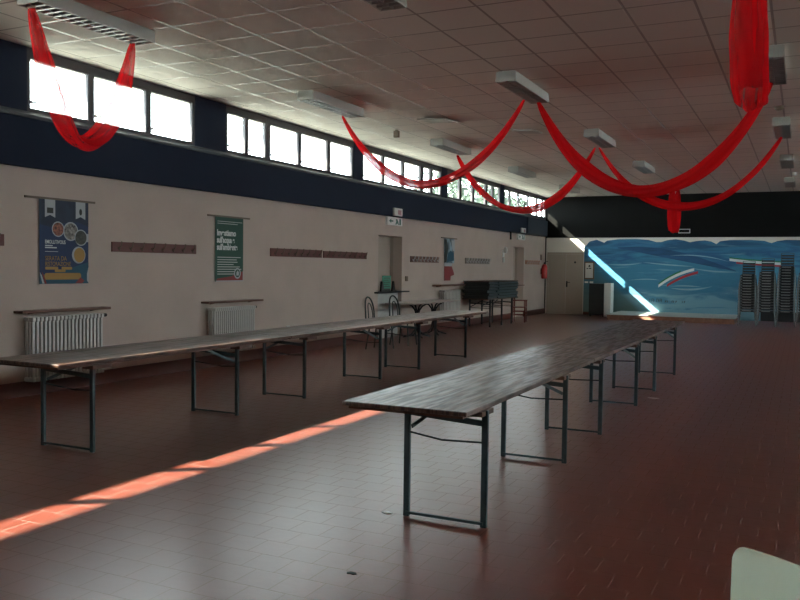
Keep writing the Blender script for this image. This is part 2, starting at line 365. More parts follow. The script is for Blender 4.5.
# box at the far end of the band
bx = MB().box(WL, WL + .10, 25.72, 27.95, 2.66, 3.19)
tag(struct(bx, 'trim_3', 'navyblue'))
G = [[(-3.9, -2.95), (-2.87, -1.95), (-1.87, -.95)],
     [(.1, .99), (1.07, 1.96), (2.04, 2.93), (3.01, 3.9), (3.98, 5.16)],
     [(6.77, 7.64), (7.73, 8.65), (8.74, 9.59)],
     [(10.41, 10.87), (10.95, 11.42), (11.56, 12.42), (12.51, 13.41), (13.52, 14.35)],
     [(14.82, 15.66), (15.76, 16.64), (16.74, 17.60), (17.77, 18.18), (18.3, 18.79)],
     [(19.24, 20.04), (20.18, 20.98), (21.13, 22.0), (22.16, 22.58), (22.67, 23.19)],
     [(23.64, 24.11), (24.2, 24.99), (25.06, 26.01), (26.08, 27.01), (27.08, 27.64), (27.73, 28.02)]]
ZA, ZB_ = 3.325, 3.905
cols = MB(); prev = YF
for g in G:
    cols.box(WL - .07, WL, prev, g[0][0] - .05, 3.20, ZC); prev = g[-1][1] + .05
cols.box(WL - .07, WL, prev, YB + .05, 3.20, ZC)
struct(cols, 'wall_left_upper', 'navy')
def window_group(k, g, x, sgn):
    f = MB(); a, b = g[0][0] - .05, g[-1][1] + .05
    xa, xb = (x - .07, x - .005) if sgn > 0 else (x + .005, x + .07)
    f.box(xa, xb, a, b, ZB_, ZC); f.box(xa, xb, a, b, 3.22, ZA)
    f.box(xa, xb, a, g[0][0], ZA, ZB_); f.box(xa, xb, g[-1][1], b, ZA, ZB_)
    for p, q in zip(g, g[1:]): f.box(xa, xb, p[1], q[0], ZA, ZB_)
    o = struct(f, 'window_%d' % k, 'alu')
    for i, (p, q) in enumerate(g):
        c = MB()
        for (y0, y1, z0, z1) in ((p, p + .01, ZA, ZB_), (q - .01, q, ZA, ZB_), (p, q, ZA, ZA + .01), (p, q, ZB_ - .01, ZB_)):
            c.box(xb - .05 if sgn > 0 else xa + .03, xb - .01 if sgn > 0 else xa + .05, y0, y1, z0, z1)
        so = c.build('sash', 'alu', o)
        mx_ = (xa + xb) / 2
        MB().box(mx_ - .003, mx_ + .003, p, q, ZA, ZB_).build('pane', 'glass', o)
        if sgn > 0:
            MB().box(xb, xb + .03, p - .03, p + .01, ZA + .05, ZA + .09).bar((xb + .02, p - .01, ZA + .07), (xb + .025, p + .09, ZA + .075), .015, .02).build('window_handle', 'handle', o)
    return o
for k, g in enumerate(G): window_group(k + 1, g, WL, 1)
struct(MB().box(WL, WL + .018, YF, 15.5, 0, .172).box(WL, WL + .018, 16.65, 24.52, 0, .172).box(WL, WL + .018, 25.62, YB, 0, .172), 'baseboard_left', 'skirt')
# right wall: same scheme, out of the picture, its windows light the room
struct(MB().box(WR, WR + .22, YF, YB, 0, 2.64), 'wall_right', 'wall')
cols = MB().box(WR, WR + .22, YF, YB, 2.64, 3.22); prev = YF
for g in G:
    cols.box(WR, WR + .22, prev, g[0][0] - .05, 3.22, ZC); prev = g[-1][1] + .05
cols.box(WR, WR + .22, prev, YB, 3.22, ZC)
struct(cols, 'wall_right_upper', 'navy')
for k, g in enumerate(G): window_group(k + 11, [(g[0][0], g[-1][1])], WR, -1)
# wall behind the camera
struct(MB().box(WL - .22, WR + .22, YF - .22, YF, 0, ZC), 'wall_front', 'wall')
# back wall: leaf door at the left, mural, black band above
struct(MB().box(WL - .22, WR + .22, YB, YB + .22, 0, 2.64), 'wall_back', 'whitewall')
struct(MB().box(WL, WR, YB - .03, YB + .22, 2.62, ZC), 'wall_back_upper', 'black')
struct(MB().box(-1.15, 3.0, YB - .02, YB - .004, 0, .3), 'trim_6', 'darksteel')
struct(MB().box(-6.72, -5.5, YB - .015, YB, 0, .1).box(3.0, WR, YB - .015, YB, 0, .15), 'baseboard_back', 'skirt')
top = [(-6.72, 2.28), (-6.55, 2.49), (-6.3, 2.55), (-6.15, 2.49), (-6.05, 2.45), (-5.95, 2.52), (-5.6, 2.565), (-5.0, 2.57), (-4.6, 2.54), (-4.35, 2.47), (-4.2, 2.47), (-4.0, 2.53), (-3.75, 2.56), (-3.5, 2.52), (-3.3, 2.46), (-3.1, 2.50), (-2.85, 2.52), (-2.65, 2.48), (-2.5, 2.40), (-2.4, 2.49), (-2.1, 2.53), (-1.5, 2.53), (-1.1, 2.50), (-.9, 2.43), (-.75, 2.49), (-.5, 2.53), (0, 2.52), (.6, 2.48), (1.5, 2.54), (3.0, 2.5)]
mu = MB().prism([(-6.72, .0)] + top + [(3.0, .0)], 'y', YB - .004, YB)
mu_o = struct(mu, 'trim_4', 'mural'); mu_o['label'] = 'blue sea and hills mural painted across the back wall'
def ribbon(pts, w0, w1, m, name, y=YB - .007, off=0):
    a = []; b = []
    for i, (x, z) in enumerate(pts):
        a.append((x, z + w0 + off)); b.append((x, z + w1 + off))
    return MB().prism(a + b[::-1], 'y', y, y + .003).build(name, m, mu_o)
def curve(p0, p1, p2, n=14): return [((1 - t) ** 2 * p0[0] + 2 * t * (1 - t) * p1[0] + t * t * p2[0], (1 - t) ** 2 * p0[1] + 2 * t * (1 - t) * p1[1] + t * t * p2[1]) for t in [i / n for i in range(n + 1)]]
c1 = curve((-4.25, 1.04), (-3.75, 1.45), (-3.15, 1.60))
ribbon(c1[:10], .03, .085, 'mural_g', 'painted_ribbon_green'); ribbon(c1, -.06, .03, 'mural_w', 'painted_ribbon_white')
ribbon([(x + .12, z) for x, z in c1[2:]], -.15, -.065, 'mural_r', 'painted_ribbon_red')
c2 = curve((-2.1, 1.92), (-1.7, 1.86), (-.6, 1.80))
ribbon(c2, .03, .07, 'mural_g', 'painted_ribbon_green'); ribbon(c2, -.05, .03, 'mural_w', 'painted_ribbon_white'); ribbon(c2[3:], -.11, -.05, 'mural_r', 'painted_ribbon_red')
c3 = curve((-5.6, 2.28), (-4.0, 2.15), (-1.9, 1.55)); n3 = len(c3)
MB().prism([(x, z + .16 * math.sin(math.pi * i / (n3 - 1)) + .01) for i, (x, z) in enumerate(c3)] + [(x, z - .10 * math.sin(math.pi * i / (n3 - 1)) - .01) for i, (x, z) in reversed(list(enumerate(c3)))], 'y', YB - .006, YB - .003).build('painted_dark_wave', 'mural_dark', mu_o)
for (p0, p1, p2, w_) in [((-4.75, 1.80), (-4.0, 1.72), (-3.2, 1.68), .022), ((-3.9, 2.02), (-3.0, 2.12), (-2.1, 1.84), .016), ((-5.9, 1.72), (-5.3, 1.68), (-4.8, 1.78), .02), ((-3.9, 1.02), (-3.4, 1.08), (-2.9, 1.02), .018), ((-3.9, .98), (-3.2, .86), (-2.6, 1.05), .03), ((-5.2, 1.2), (-4.6, 1.28), (-4.2, 1.22), .015), ((-3.2, 1.62), (-2.6, 1.5), (-1.8, 1.52), .02)]:
    c = curve(p0, p1, p2, 10)
    MB().prism([(x, z + w_ * math.sin(math.pi * (i + .3) / 10.6)) for i, (x, z) in enumerate(c)] + [(x, z - w_ * math.sin(math.pi * (i + .3) / 10.6)) for i, (x, z) in reversed(list(enumerate(c)))], 'y', YB - .0075, YB - .0035).build('painted_crest', 'mural_pale', mu_o)
# faint illegible row of painted marks
mk = MB(); random.seed(3)
for i, x0 in enumerate((-4.52, -4.46, -4.40, -4.30, -4.25, -4.20, -4.15, -4.03, -3.97, -3.82, -3.77, -3.70, -3.5, -3.44)):
    h = .11 if i < 7 else .07; zb = .50 - (.0 if i < 7 else .01)
    mk.box(x0, x0 + .016, YB - .008, YB - .004, zb, zb + h)
    if i % 2: mk.box(x0, x0 + .045, YB - .008, YB - .004, zb + h - .015, zb + h)
    if i % 3: mk.box(x0, x0 + .04, YB - .008, YB - .004, zb + h * .45, zb + h * .58)
mk.build('painted_marks', 'ink', mu_o)

# double door in the back wall
dr = struct(MB().box(-7.99, -6.75, YB - .03, YB + .02, 2.06, 2.12).box(-8.0, -7.95, YB - .03, YB + .02, 0, 2.12).box(-6.79, -6.74, YB - .03, YB + .02, 0, 2.12), 'door_1', 'door')
MB().box(-7.945, -7.345, YB - .022, YB - .001, .01, 2.055).build('door_leaf', 'door', dr, bevel=.004)
l2 = MB().box(-7.335, -6.795, YB - .022, YB - .001, .01, 2.055).build('door_leaf', 'door', dr, bevel=.004)
MB().box(-7.32, -7.27, YB - .03, YB - .022, .93, 1.13).bar((-7.30, YB - .05, 1.09), (-7.18, YB - .05, 1.09), .02, .02).box(-7.305, -7.285, YB - .05, YB - .022, 1.08, 1.10).build('door_handle', 'iron', l2)
MB().lathe([(.035, 0), (.035, .008)], n=14).build('door_mark', 'ink', l2)
for o in COL.objects:
    if o.name.startswith('door_mark'): o.location = (-7.02, YB - .022, 1.78); o.rotation_euler = (R(90), 0, 0)
# corner conduit
tag(MB().tube([(WL + .02, YB - .05, 0), (WL + .02, YB - .05, 2.62)], .018).build('conduit_pipe', 'iron'), 'thin black conduit running up the far left corner', 'pipe')
# black bracket bar under the band near the far niche
tag(MB().box(WL + .06, WL + .10, 24.0, 24.06, 2.42, 2.66).bar((WL + .08, 24.03, 2.645), (WL + .34, 26.7, 2.655), .03, .03).build('rail_bracket', 'iron'), 'black rail and bracket below the end of the navy band', 'bracket')

# low platform before the mural
pl = struct(MB().box(-5.45, -1.72, 25.75, YB - .02, .155, .175), 'trim_5', 'platform', bevel=.005)
MB().box(-5.42, -1.75, 25.78, YB - .02, 0, .155).build('platform_face', 'brick', pl)

# ceiling panels that have slipped
for (x, y, s) in ((-5.55, 12.75, .25), (-4.5, 14.35, .2)):
    o = MB().box(-s, s, -.28, .28, 0, .014).build('ceiling_panel', 'fixture'); o.location = (x, y, ZC - .035); o.rotation_euler = (R(3), R(3), 0)
    o['kind'] = 'structure'

# ================================================================ FOLDING TABLES
TL, TW = 3.14, .79
def make_table(name, label, group, TL=3.14, ys=(.37, 2.22), z=.75, xs=(-.02, -.53)):
    """origin on the floor under the near end, legs flush with +X edge; top 0..TL along Y"""
    t = thing(name, label, 'table', (0, 0, 0), 0, group)
    MB().box(-TW, 0, 0.004, TL - .004, z - .026, z).build('tabletop', 'wood', t, bevel=.005)
    MB().box(-TW + .03, -.03, .03, TL - .03, z - .045, z - .026).build('apron_board', 'edge', t)
    for yy, s in ((ys[0], 1), (ys[1], -1)):
        f = []
        for xx in xs:
            f.append(MB().box(xx - .019, xx + .019, yy - .014, yy + .014, 0, z - .045).build('leg', 'steel', t, bevel=.004))
        MB().bar((xs[1], yy, .655), (xs[0], yy, .625), .02, .035).build('crossbar', 'steel', t)
        MB().tube([(xs[1] + .01, yy, .53), (-.3, yy, .50), (xs[0] - .01, yy, .51)], .006).build('tie_rod', 'darksteel', t)
        MB().box(xs[1], xs[0], yy - .02, yy + .02, .018, .026).box(xs[1], xs[0], yy - .02, yy - .014, .018, .034).build('foot_rail', 'steel', t)
        xb = xs[1] + .02 if s > 0 else xs[0] - .02
        MB().bar((xb, yy + s * .02, .56), (xb * .6 - .1, yy + s * .42, z - .05), .008, .024).build('diagonal_brace', 'steel', t)
        MB().box(-.13, -.012, yy - .08, yy + .12, z - .075, z - .045).build('corner_block', 'edge', t)
    return t
nm = ['nearest the camera', 'middle one', 'farthest from the camera']
ct = make_table('folding_table', 'worn wooden folding table with steel legs, first of the centre row, nearest the camera', 'folding tables of the centre row')
ct.location = (-1.65, 4.24, 0)
for i, lb in ((1, 'wooden folding table in the middle of the centre row, between two others'), (2, 'wooden folding table at the far end of the centre row towards the mural')):
    c = copy_tree(ct); c.location = (-1.65, 4.24 + TL * i, 0); c['label'] = lb
for i, lb in enumerate(('wooden folding table of the row along the left wall, nearest end by first radiator', 'wooden folding table in the middle of the row along the left wall', 'wooden folding table at the far end of the left row beside green chairs')):
    if i == 0: lt = c = make_table('folding_table', lb, 'x', 3.2, (.44, 2.36), .77, (-.105, -.67))
    else: c = copy_tree(lt)
    c.location = (-5.085, 4.50 + 3.2 * i, 0); c['label'] = lb; c['group'] = 'folding tables of the row along the left wall'

# ================================================================ RADIATORS AND SHELVES
def radiator(y0, y1, z0, z1, label, sections, x=WL):
    t = thing('radiator', label, 'radiator', (x + .064, (y0 + y1) / 2, 0), 0, 'cast radiators on the left wall'); n = sections; L_ = y1 - y0; p = L_ / n
    for i in range(n):
        yc = -L_ / 2 + p * (i + .5); sct = MB()
        for dx in (.0, .05, .10):
            sct.box(dx - .012 + .02, dx + .012 + .02, yc - p * .30, yc + p * .30, z0 + .04, z1 - .04)
        for zz in (z0, z1 - .05): sct.box(.0, .15, yc - p * .40, yc + p * .40, zz, zz + .05)
        sct.build('section', 'rad', t, bevel=.006)
    MB().tube([(.07, -L_ / 2, z1 - .025), (.07, L_ / 2 + .05, z1 - .025)], .014).tube([(.07, -L_ / 2, z0 + .025), (.07, L_ / 2, z0 + .025)], .014).build('header_pipe', 'rad', t)
    MB().tube([(.07, L_ / 2 + .04, z1 - .025), (.07, L_ / 2 + .10, z1 - .025)], .022).build('valve', 'iron', t)
    for yy in (-L_ / 3, L_ / 3): MB().box(-.06, .02, yy - .012, yy + .012, z0 + .1, z0 + .13).build('wall_bracket', 'rad', t)
    return t
radiator(6.60, 7.68, .18, .92, 'white ribbed radiator on the left wall beneath the blue poster', 19)
radiator(9.85, 10.88, .22, .90, 'white ribbed radiator on the left wall beneath the green poster', 21)
def shelf(y0, y1, z, label, x0=WL, d=.2, th=.03, m='shelf', br=True):
    t = thing('wall_shelf', label, 'shelf', (x0, (y0 + y1) / 2, z), 0); L_ = y1 - y0
    MB().box(0, d, -L_ / 2, L_ / 2, 0, th).build('board', m, t, bevel=.004)
    if br:
        for yy in (-L_ * .35, L_ * .35): MB().prism([(0, 0), (d * .8, 0), (0, -.02)], 'y', yy - .008, yy + .008).build('bracket', 'iron', t)
    return t
shelf(6.52, 7.85, .965, 'narrow brown wooden shelf above the radiator below the blue poster', d=.15)
shelf(9.78, 11.17, .965, 'narrow brown wooden shelf above the radiator below the green poster', d=.15)
radiator(18.62, 19.72, .22, .99, 'pale radiator behind the cafe table beside the stacked folding tables', 12)
shelf(18.35, 19.97, 1.09, 'brown wooden shelf on the wall below the red and blue poster', d=.24, th=.04)
shelf(15.34, 16.86, .985, 'dark shelf across the near wall recess with a green notice on it', x0=WL - .2, d=.3, th=.03, m='iron', br=False)
shelf(24.55, 25.6, 1.0, 'brown shelf in the far wall recess beyond the stacked tables', x0=WL - .2, d=.25, m='shelf', br=False)
# pale panels closing the recess below the shelves
tag(MB().box(WL - .12, WL - .08, 15.52, 16.63, 0, .97).build('recess_panel', 'rad'), 'pale flat panel below the dark shelf in the near wall recess', 'panel')
# green notice and two black stands on the recess shelf
t = thing('notice', 'small green notice standing on the dark recess shelf', 'notice', (WL - .04, 15.98, 1.016), R(-20))
MB().box(-.004, .004, -.13, .13, .06, .34).build('sheet', 'greensheet', t)
ln = MB()
for k in range(5): ln.box(.0042, .006, -.09, .09 - (k % 2) * .04, .10 + k * .045, .112 + k * .045)
ln.build('lines', 'ink', t); MB().box(-.02, .02, -.1, .1, 0, .06).build('foot', 'ink', t)
for yy, lb in ((15.72, 'black triangular clamp on the recess shelf left of the green notice'), (16.25, 'black triangular clamp on the recess shelf right of the green notice')):
    b = MB().prism([(-.1, 0), (.14, 0), (.03, .03), (-.02, .22), (-.06, .22)], 'x', -.02, .02).build('shelf_clamp', 'iron'); b.location = (WL - .0, yy, 1.016); tag(b, lb, 'clamp')

# ================================================================ COAT RACKS
def rack(y0, y1, z0, z1, label, nh, m='rack', x=WL):
    t = thing('coat_rack', label, 'coat rack', (x, (y0 + y1) / 2, z0), 0, 'coat racks on the left wall'); L_ = y1 - y0; h = z1 - z0
    MB().box(0, .022, -L_ / 2, L_ / 2, 0, h).build('board', m, t, bevel=.003)
    for i in range(nh):
        y = -L_ / 2 + L_ * (i + .5) / nh
        MB().tube([(.022, y, h * .45), (.05, y, h * .40), (.075, y, h * .62), (.085, y, h + .005)], .008, 6).tube([(.022, y, h * .4), (.05, y, h * .15), (.06, y, h * .25)], .007, 6).build('hook', 'sensor' if m == 'rack' else 'handle', t)
    return t
rack(4.75, 6.39, 1.73, 1.86, 'red brown coat rack cut off by the left edge of the picture', 8)
rack(8.0, 9.65, 1.70, 1.83, 'red brown coat rack between the blue and the green poster', 8)
rack(11.55, 13.19, 1.70, 1.84, 'red brown coat rack right of the green poster', 8)
rack(13.26, 14.95, 1.70, 1.83, 'red brown coat rack just left of the near wall recess', 8)
rack(17.07, 18.68, 1.66, 1.80, 'brown coat rack with pale hooks left of the red and blue poster', 8, 'rackgrey')
rack(20.48, 22.35, 1.66, 1.81, 'grey coat rack above the stacked folding tables', 9, 'rackpale')
rack(25.78, 27.35, 1.69, 1.82, 'orange brown coat rack beside the red fire extinguisher', 6, 'rackorange')

# ================================================================ POSTERS (hang from wooden battens)
RX = (R(90), 0, R(90))
def poster_sheet(w_, h_, m, name, x0=.012, bulge=.012, seed=1):
    mb = MB(); n = 14; mm = 10; v = []; f = []
    for lay in (0, 1):
        for i in range(n + 1):
            for j in range(mm + 1):
                y = -w_ / 2 + w_ * j / mm; z = -h_ * i / n
                v.append((x0 + lay * .002 + bulge * (.5 + .5 * math.sin(i * .55 + seed)) * (i / n), y, z))
    def I(l, i, j): return l * (n + 1) * (mm + 1) + i * (mm + 1) + j
    for i in range(n):
        for j in range(mm):
            f.append((I(1, i, j), I(1, i + 1, j), I(1, i + 1, j + 1), I(1, i, j + 1))); f.append((I(0, i, j), I(0, i, j + 1), I(0, i + 1, j + 1), I(0, i + 1, j)))
        f.append((I(0, i, 0), I(0, i + 1, 0), I(1, i + 1, 0), I(1, i, 0))); f.append((I(0, i, mm), I(1, i, mm), I(1, i + 1, mm), I(0, i + 1, mm)))
    for j in range(mm):
        f.append((I(0, 0, j), I(1, 0, j), I(1, 0, j + 1), I(0, 0, j + 1))); f.append((I(0, n, j), I(0, n, j + 1), I(1, n, j + 1), I(1, n, j)))
    return mb.add(v, f)
def flatpoly(pts, x, t=.0015): return MB().prism(pts, 'x', x, x + t)
def disc(cy_, cz, ry, rz, n=28): return [(cy_ + ry * math.cos(2 * math.pi * i / n), cz + rz * math.sin(2 * math.pi * i / n)) for i in range(n)]
def rrect(y0, y1, z0, z1, r=.02, n=5):
    o = []
    for cy_, cz, a in ((y1 - r, z1 - r, 0), (y0 + r, z1 - r, 90), (y0 + r, z0 + r, 180), (y1 - r, z0 + r, 270)):
        o += [(cy_ + r * math.cos(R(a + 90 * k / n)), cz + r * math.sin(R(a + 90 * k / n))) for k in range(n + 1)]
    return o
# blue event poster: 0.74 x 1.0
p = thing('poster', 'tall blue event poster with round photos and gold buttons on a batten', 'poster', (WL + .003, 7.235, 2.30))
MB().box(0, .02, -.565, .48, -.005, .02).build('batten', 'rod', p)
poster_sheet(.74, 1.005, 'pblue', 'sheet', bulge=0).build('sheet', 'pblue', p)
X0 = .0145
flatpoly([(-.37, -.30), (-.37, 0), (.37, 0), (.37, -.30), (.2, -.25), (0, -.27), (-.2, -.33)], X0).build('dark_field', 'pnavy', p)
flatpoly([(-.37, -1.003), (-.37, -.90), (0, -.84), (.37, -.74), (.37, -1.003)], X0).build('teal_field', 'pteal', p)
X1 = X0 + .0016
for y in (-.215, .245):
    flatpoly([(y - .075, 0), (y + .075, 0), (y + .075, -.215), (y, -.185), (y - .075, -.215)], X1).build('pennant', 'pcream', p)
    flatpoly([(y - .045, -.10), (y + .045, -.10), (y + .045, -.165), (y - .045, -.165)] if y < 0 else disc(y, -.125, .022, .04), X1 + .0016).build('pennant_emblem', 'ink', p)
for (y, z, r, mm_) in ((-.10, -.35, .092, 'pphoto1'), (.09, -.37, .115, 'pphoto2'), (.245, -.44, .10, 'pphoto3')):
    k = .0016 * (1 if y < .05 else 2 if y < .2 else 3)
    flatpoly(disc(y, z, r, r), X1 + k).build('photo_ring', 'pcream', p); flatpoly(disc(y, z, r * .87, r * .87), X1 + k + .0012).build('round_photo', mm_, p)
flatpoly([(.33, -.39), (.37, -.39), (.37, -.49), (.33, -.49)], X1).build('side_tab', 'pcream', p)
flatpoly(disc(.215, -.655, .105, .105), X1).build('badge_ring', 'pcream', p); flatpoly(disc(.225, -.655, .085, .09), X1 + .0016).build('gold_badge', 'pgold', p)
text('poster_text', 'EMOLLITIVOUS', .062, 'inkwhite', p, (X1, -.29, -.525), RX, bold=.001, xs=.72)
MB().box(X1, X1 + .001, -.29, -.18, -.555, -.543).box(X1, X1 + .001, -.29, -.12, -.58, -.566).box(X1, X1 + .001, -.29, -.10, -.622, -.617).build('small_print', 'inkwhite', p)
text('poster_text', 'SERATA DA', .075, 'pgold', p, (X1, -.29, -.725), RX, xs=.82)
text('poster_text', 'RISTORAZIONE', .072, 'pgold', p, (X1, -.29, -.79), RX, xs=.76)
for (a, b, c, d) in ((-.29, -.10, -.835, -.80), (-.05, .11, -.835, -.80), (-.15, .01, -.865, -.832)): flatpoly(rrect(a, b, c, d, .014), X1 + .0005).build('gold_button', 'pgold', p)
flatpoly(rrect(-.30, .25, -.955, -.875, .03), X1 + .0005).build('gold_button', 'pgold', p)
for s, mm_ in ((0, 'pcream'), (.03, 'pred')):
    flatpoly([(-.37 + s, -.86), (-.34 + s, -.90), (-.30 + s, -1.0), (-.33 + s, -1.0)], X1 + s * .05).build('corner_ribbon', mm_, p)
    flatpoly([(.37 - s, -.80), (.345 - s, -.88), (.345 - s, -.97), (.37 - s, -1.0)] if s == 0 else [(.16, -1.0), (.24, -.93), (.30, -.97), (.27, -1.0)], X1 + s * .05).build('corner_ribbon', mm_, p)
# green poster .70 x 1.0
p = thing('poster', 'tall dark green poster with three lines of white lettering on a batten', 'poster', (WL + .003, 10.44, 2.29))
MB().box(0, .02, -.52, .52, -.01, .015).build('batten', 'rod', p)
poster_sheet(.70, 1.0, 'pgreen', 'sheet', bulge=.0).build('sheet', 'pgreen', p)
flatpoly([(-.33, -.985), (-.30, -.955), (.05, -.92), (.35, -.84), (.35, -.985)], X0).build('red_corner', 'pred', p)
flatpoly([(-.33, -1.0), (.35, -1.0), (.35, -.84), (.34, -.84), (.34, -.985), (-.33, -.985)], X0 + .0008).build('white_border', 'pcream', p)
text('poster_text', 'Investiamo', .125, 'inkwhite', p, (X1, -.31, -.29), RX, bold=.005, xs=.86)
text('poster_text', "sull'acqua e", .125, 'inkwhite', p, (X1, -.31, -.40), RX, bold=.005, xs=.76)
text('poster_text', "sull'ambiente", .125, 'inkwhite', p, (X1, -.31, -.51), RX, bold=.005, xs=.78)
ln = MB()
for k, L_ in enumerate((.58, .48, .50, .40, .56, .60, .54, .50)): ln.box(X1, X1 + .001, -.30, -.30 + L_, -.62 - k * .037 - .012, -.62 - k * .037)
for k, L_ in enumerate((.62, .50)): ln.box(X1, X1 + .001, -.30, -.30 + L_, -.07 - k * .032 - .009, -.07 - k * .032)
ln.build('small_print', 'rad', p)
flatpoly(disc(.20, -.875, .085, .085), X1).build('emblem_ring', 'pcream', p); flatpoly(disc(.20, -.875, .062, .062), X1 + .0016).build('emblem', 'pgreen', p); flatpoly([(.17, -.91), (.23, -.91), (.24, -.86), (.2, -.83), (.17, -.86)], X1 + .003).build('emblem_mark', 'pcream', p)
# third poster, blue over red, lower part curling
p = thing('poster', 'narrow poster, blue and white above, red below with a torn curling corner', 'poster', (WL, 19.35, 2.28))
MB().box(0, .02, -.50, .52, -.005, .02).build('batten', 'rod', p)
M['p3'] = mat('poster_picture', (.16, .22, .26), .6, noise=.95, nscale=5)
poster_sheet(.66, .62, 'p3', 'sheet', bulge=.01).build('picture_sheet', 'p3', p)
flatpoly([(-.33, -.60), (-.33, -.03), (-.2, -.03), (-.10, -.25), (-.2, -.6)], X0 + .012).build('dark_shape', 'ink', p)
flatpoly([(-.18, -.60), (.30, -.55), (.28, -.36), (.05, -.3), (-.1, -.38)], X0 + .012).build('blue_shape', 'pteal', p)
flatpoly([(.1, -.04), (.33, -.04), (.33, -.33), (.2, -.3)], X0 + .012).build('white_shape', 'pcream', p)
flatpoly([(-.33, -.62), (.2, -.62), (.14, -.72), (-.33, -.72)], .02).build('white_strip', 'pcream', p)
flatpoly([(-.33, -.70), (.16, -.70), (.30, -.86), (.32, -.92), (.10, -.95), (.08, -1.06), (-.33, -1.06)], .024, .003).build('red_sheet', 'pred', p)

# ================================================================ SIGNS, SCONCE, EXTINGUISHER
def exit_sign(y, label, label2, s=1.0):
    a = thing('warning_sign', label, 'sign', (WL + .06, y + .05, 2.655)); MB().box(0, .05, -.2, .2, 0, .17).build('casing', 'white', a, bevel=.01)
    MB().box(.05, .052, -.03, .13, .03, .13).build('red_mark', 'pink', a)
    e = thing('exit_sign', label2, 'sign', (WL, y, 2.45)); MB().box(0, .055, -.36, .36, 0, .18).build('casing', 'white', e, bevel=.008)
    MB().prism([(-.30, .09), (-.2, .14), (-.2, .105), (-.1, .105), (-.1, .075), (-.2, .075), (-.2, .04)], 'x', .055, .057).build('arrow', 'exitgreen', e)
    MB().prism([(.0, .02), (.05, .09), (.02, .13), (.08, .15), (.14, .10), (.18, .02), (.13, .02), (.10, .06), (.05, .02)], 'x', .055, .057).box(.055, .057, .20, .28, .02, .15).build('running_figure', 'exitgreen', e)
exit_sign(16.18, 'small white sign with a red mark on the band above the near recess', 'white exit sign with dark running figure above the near recess')
exit_sign(25.2, 'small white sign on the band above the far recess', 'white exit sign above the far recess by the corner')
t = thing('wall_sconce', 'white wall lamp between the grey coat rack and the far recess', 'lamp', (WL, 23.56, 1.98))
MB().box(0, .03, -.05, .05, -.1, .1).build('back_plate', 'white', t)
MB().lathe([(.02, .02), (.05, .03), (.06, .12), (.04, .19), (.02, .2)], (.08, 0, 0)).build('shade', 'white', t, smooth=True)
MB().box(0, .04, -.06, .06, -.26, -.12).build('switch_box', 'rad', t)
t = thing('fire_extinguisher', 'red fire extinguisher hanging on the left wall near the far corner', 'fire extinguisher', (WL + .12, 27.58, 1.21))
MB().lathe([(.09, 0), (.098, .02), (.098, .40), (.07, .47), (.03, .50)]).build('cylinder', 'red', t, smooth=True)
MB().lathe([(.03, .50), (.03, .54), (.015, .56)]).bar((0, 0, .55), (.12, 0, .60), .02, .015).build('valve', 'iron', t)
MB().tube([(0, .03, .53), (.02, .10, .50), (.03, .12, .35), (.02, .11, .2)], .012).build('hose', 'iron', t)
MB().box(-.12, -.09, -.04, .04, .15, .35).build('bracket', 'iron', t)
tag(MB().box(WL, WL + .012, 27.46, 27.64, 1.84, 2.03).build('extinguisher_sign', 'sensor'), 'small brown plate above the fire extinguisher', 'sign')
tag(MB().box(WL, WL + .02, 16.82, 16.94, 1.23, 1.34).build('wall_switch', 'sensor'), 'small dark square switch right of the near recess', 'switch')
tag(MB().box(WL, WL + .015, 12.05, 12.15, .40, .50).build('wall_socket', 'rad'), 'pale wall socket low on the left wall behind the table row', 'socket')

# plate on the black band, framed notice, sockets, cabinet
t = thing('wall_plate', 'small grey framed plate on the black band above the mural', 'plate', (-3.48, YB - .03, 2.75))
MB().box(-.18, .18, -.03, 0, 0, .14).build('frame', 'handle', t); MB().box(-.155, .155, -.034, -.03, .025, .115).build('face', 'black', t)
t = thing('framed_notice', 'dark framed white notice on the back wall right of the door', 'notice', (-6.53, YB - .006, 1.21))
MB().box(-.17, .17, -.025, 0, 0, .60).build('frame', 'sensor', t, bevel=.004); MB().box(-.13, .13, -.028, -.025, .045, .555).build('paper', 'paper', t)
MB().prism([(-.03, .42), (.04, .42), (.03, .48), (-.01, .49)], 'y', -.030, -.028).box(-.09, -.03, -.030, -.028, .35, .38).box(-.01, .07, -.030, -.028, .355, .385).build('print', 'ink', t)
for x, lb in ((-6.62, 'white wall socket under the framed notice, left one'), (-6.45, 'white wall socket under the framed notice, right one')):
    tag(MB().box(x - .06, x + .06, YB - .02, YB - .004, 1.08, 1.14).build('wall_socket', 'white'), lb, 'socket')
t = thing('cabinet', 'black fronted cabinet with pale side standing left of the mural platform', 'cabinet', (-6.04, 27.25, 0))
MB().box(-.28, .20, .0, .45, .05, 1.08).build('body', 'blackplastic', t, bevel=.006); 
MB().box(-.285, .195, -.015, .0, .07, 1.075).build('door', 'blackplastic', t); MB().box(.20, .42, .02, .47, .0, 1.10).build('side_panel', 'white', t, bevel=.006)
for sx in (-.25, .17): MB().lathe([(.02, 0), (.02, .05)], (sx, .05, 0), 8).build('foot', 'iron', t)
MB().bar((.17, -.03, .6), (.17, -.03, .75), .015, .015).build('handle', 'iron', t)

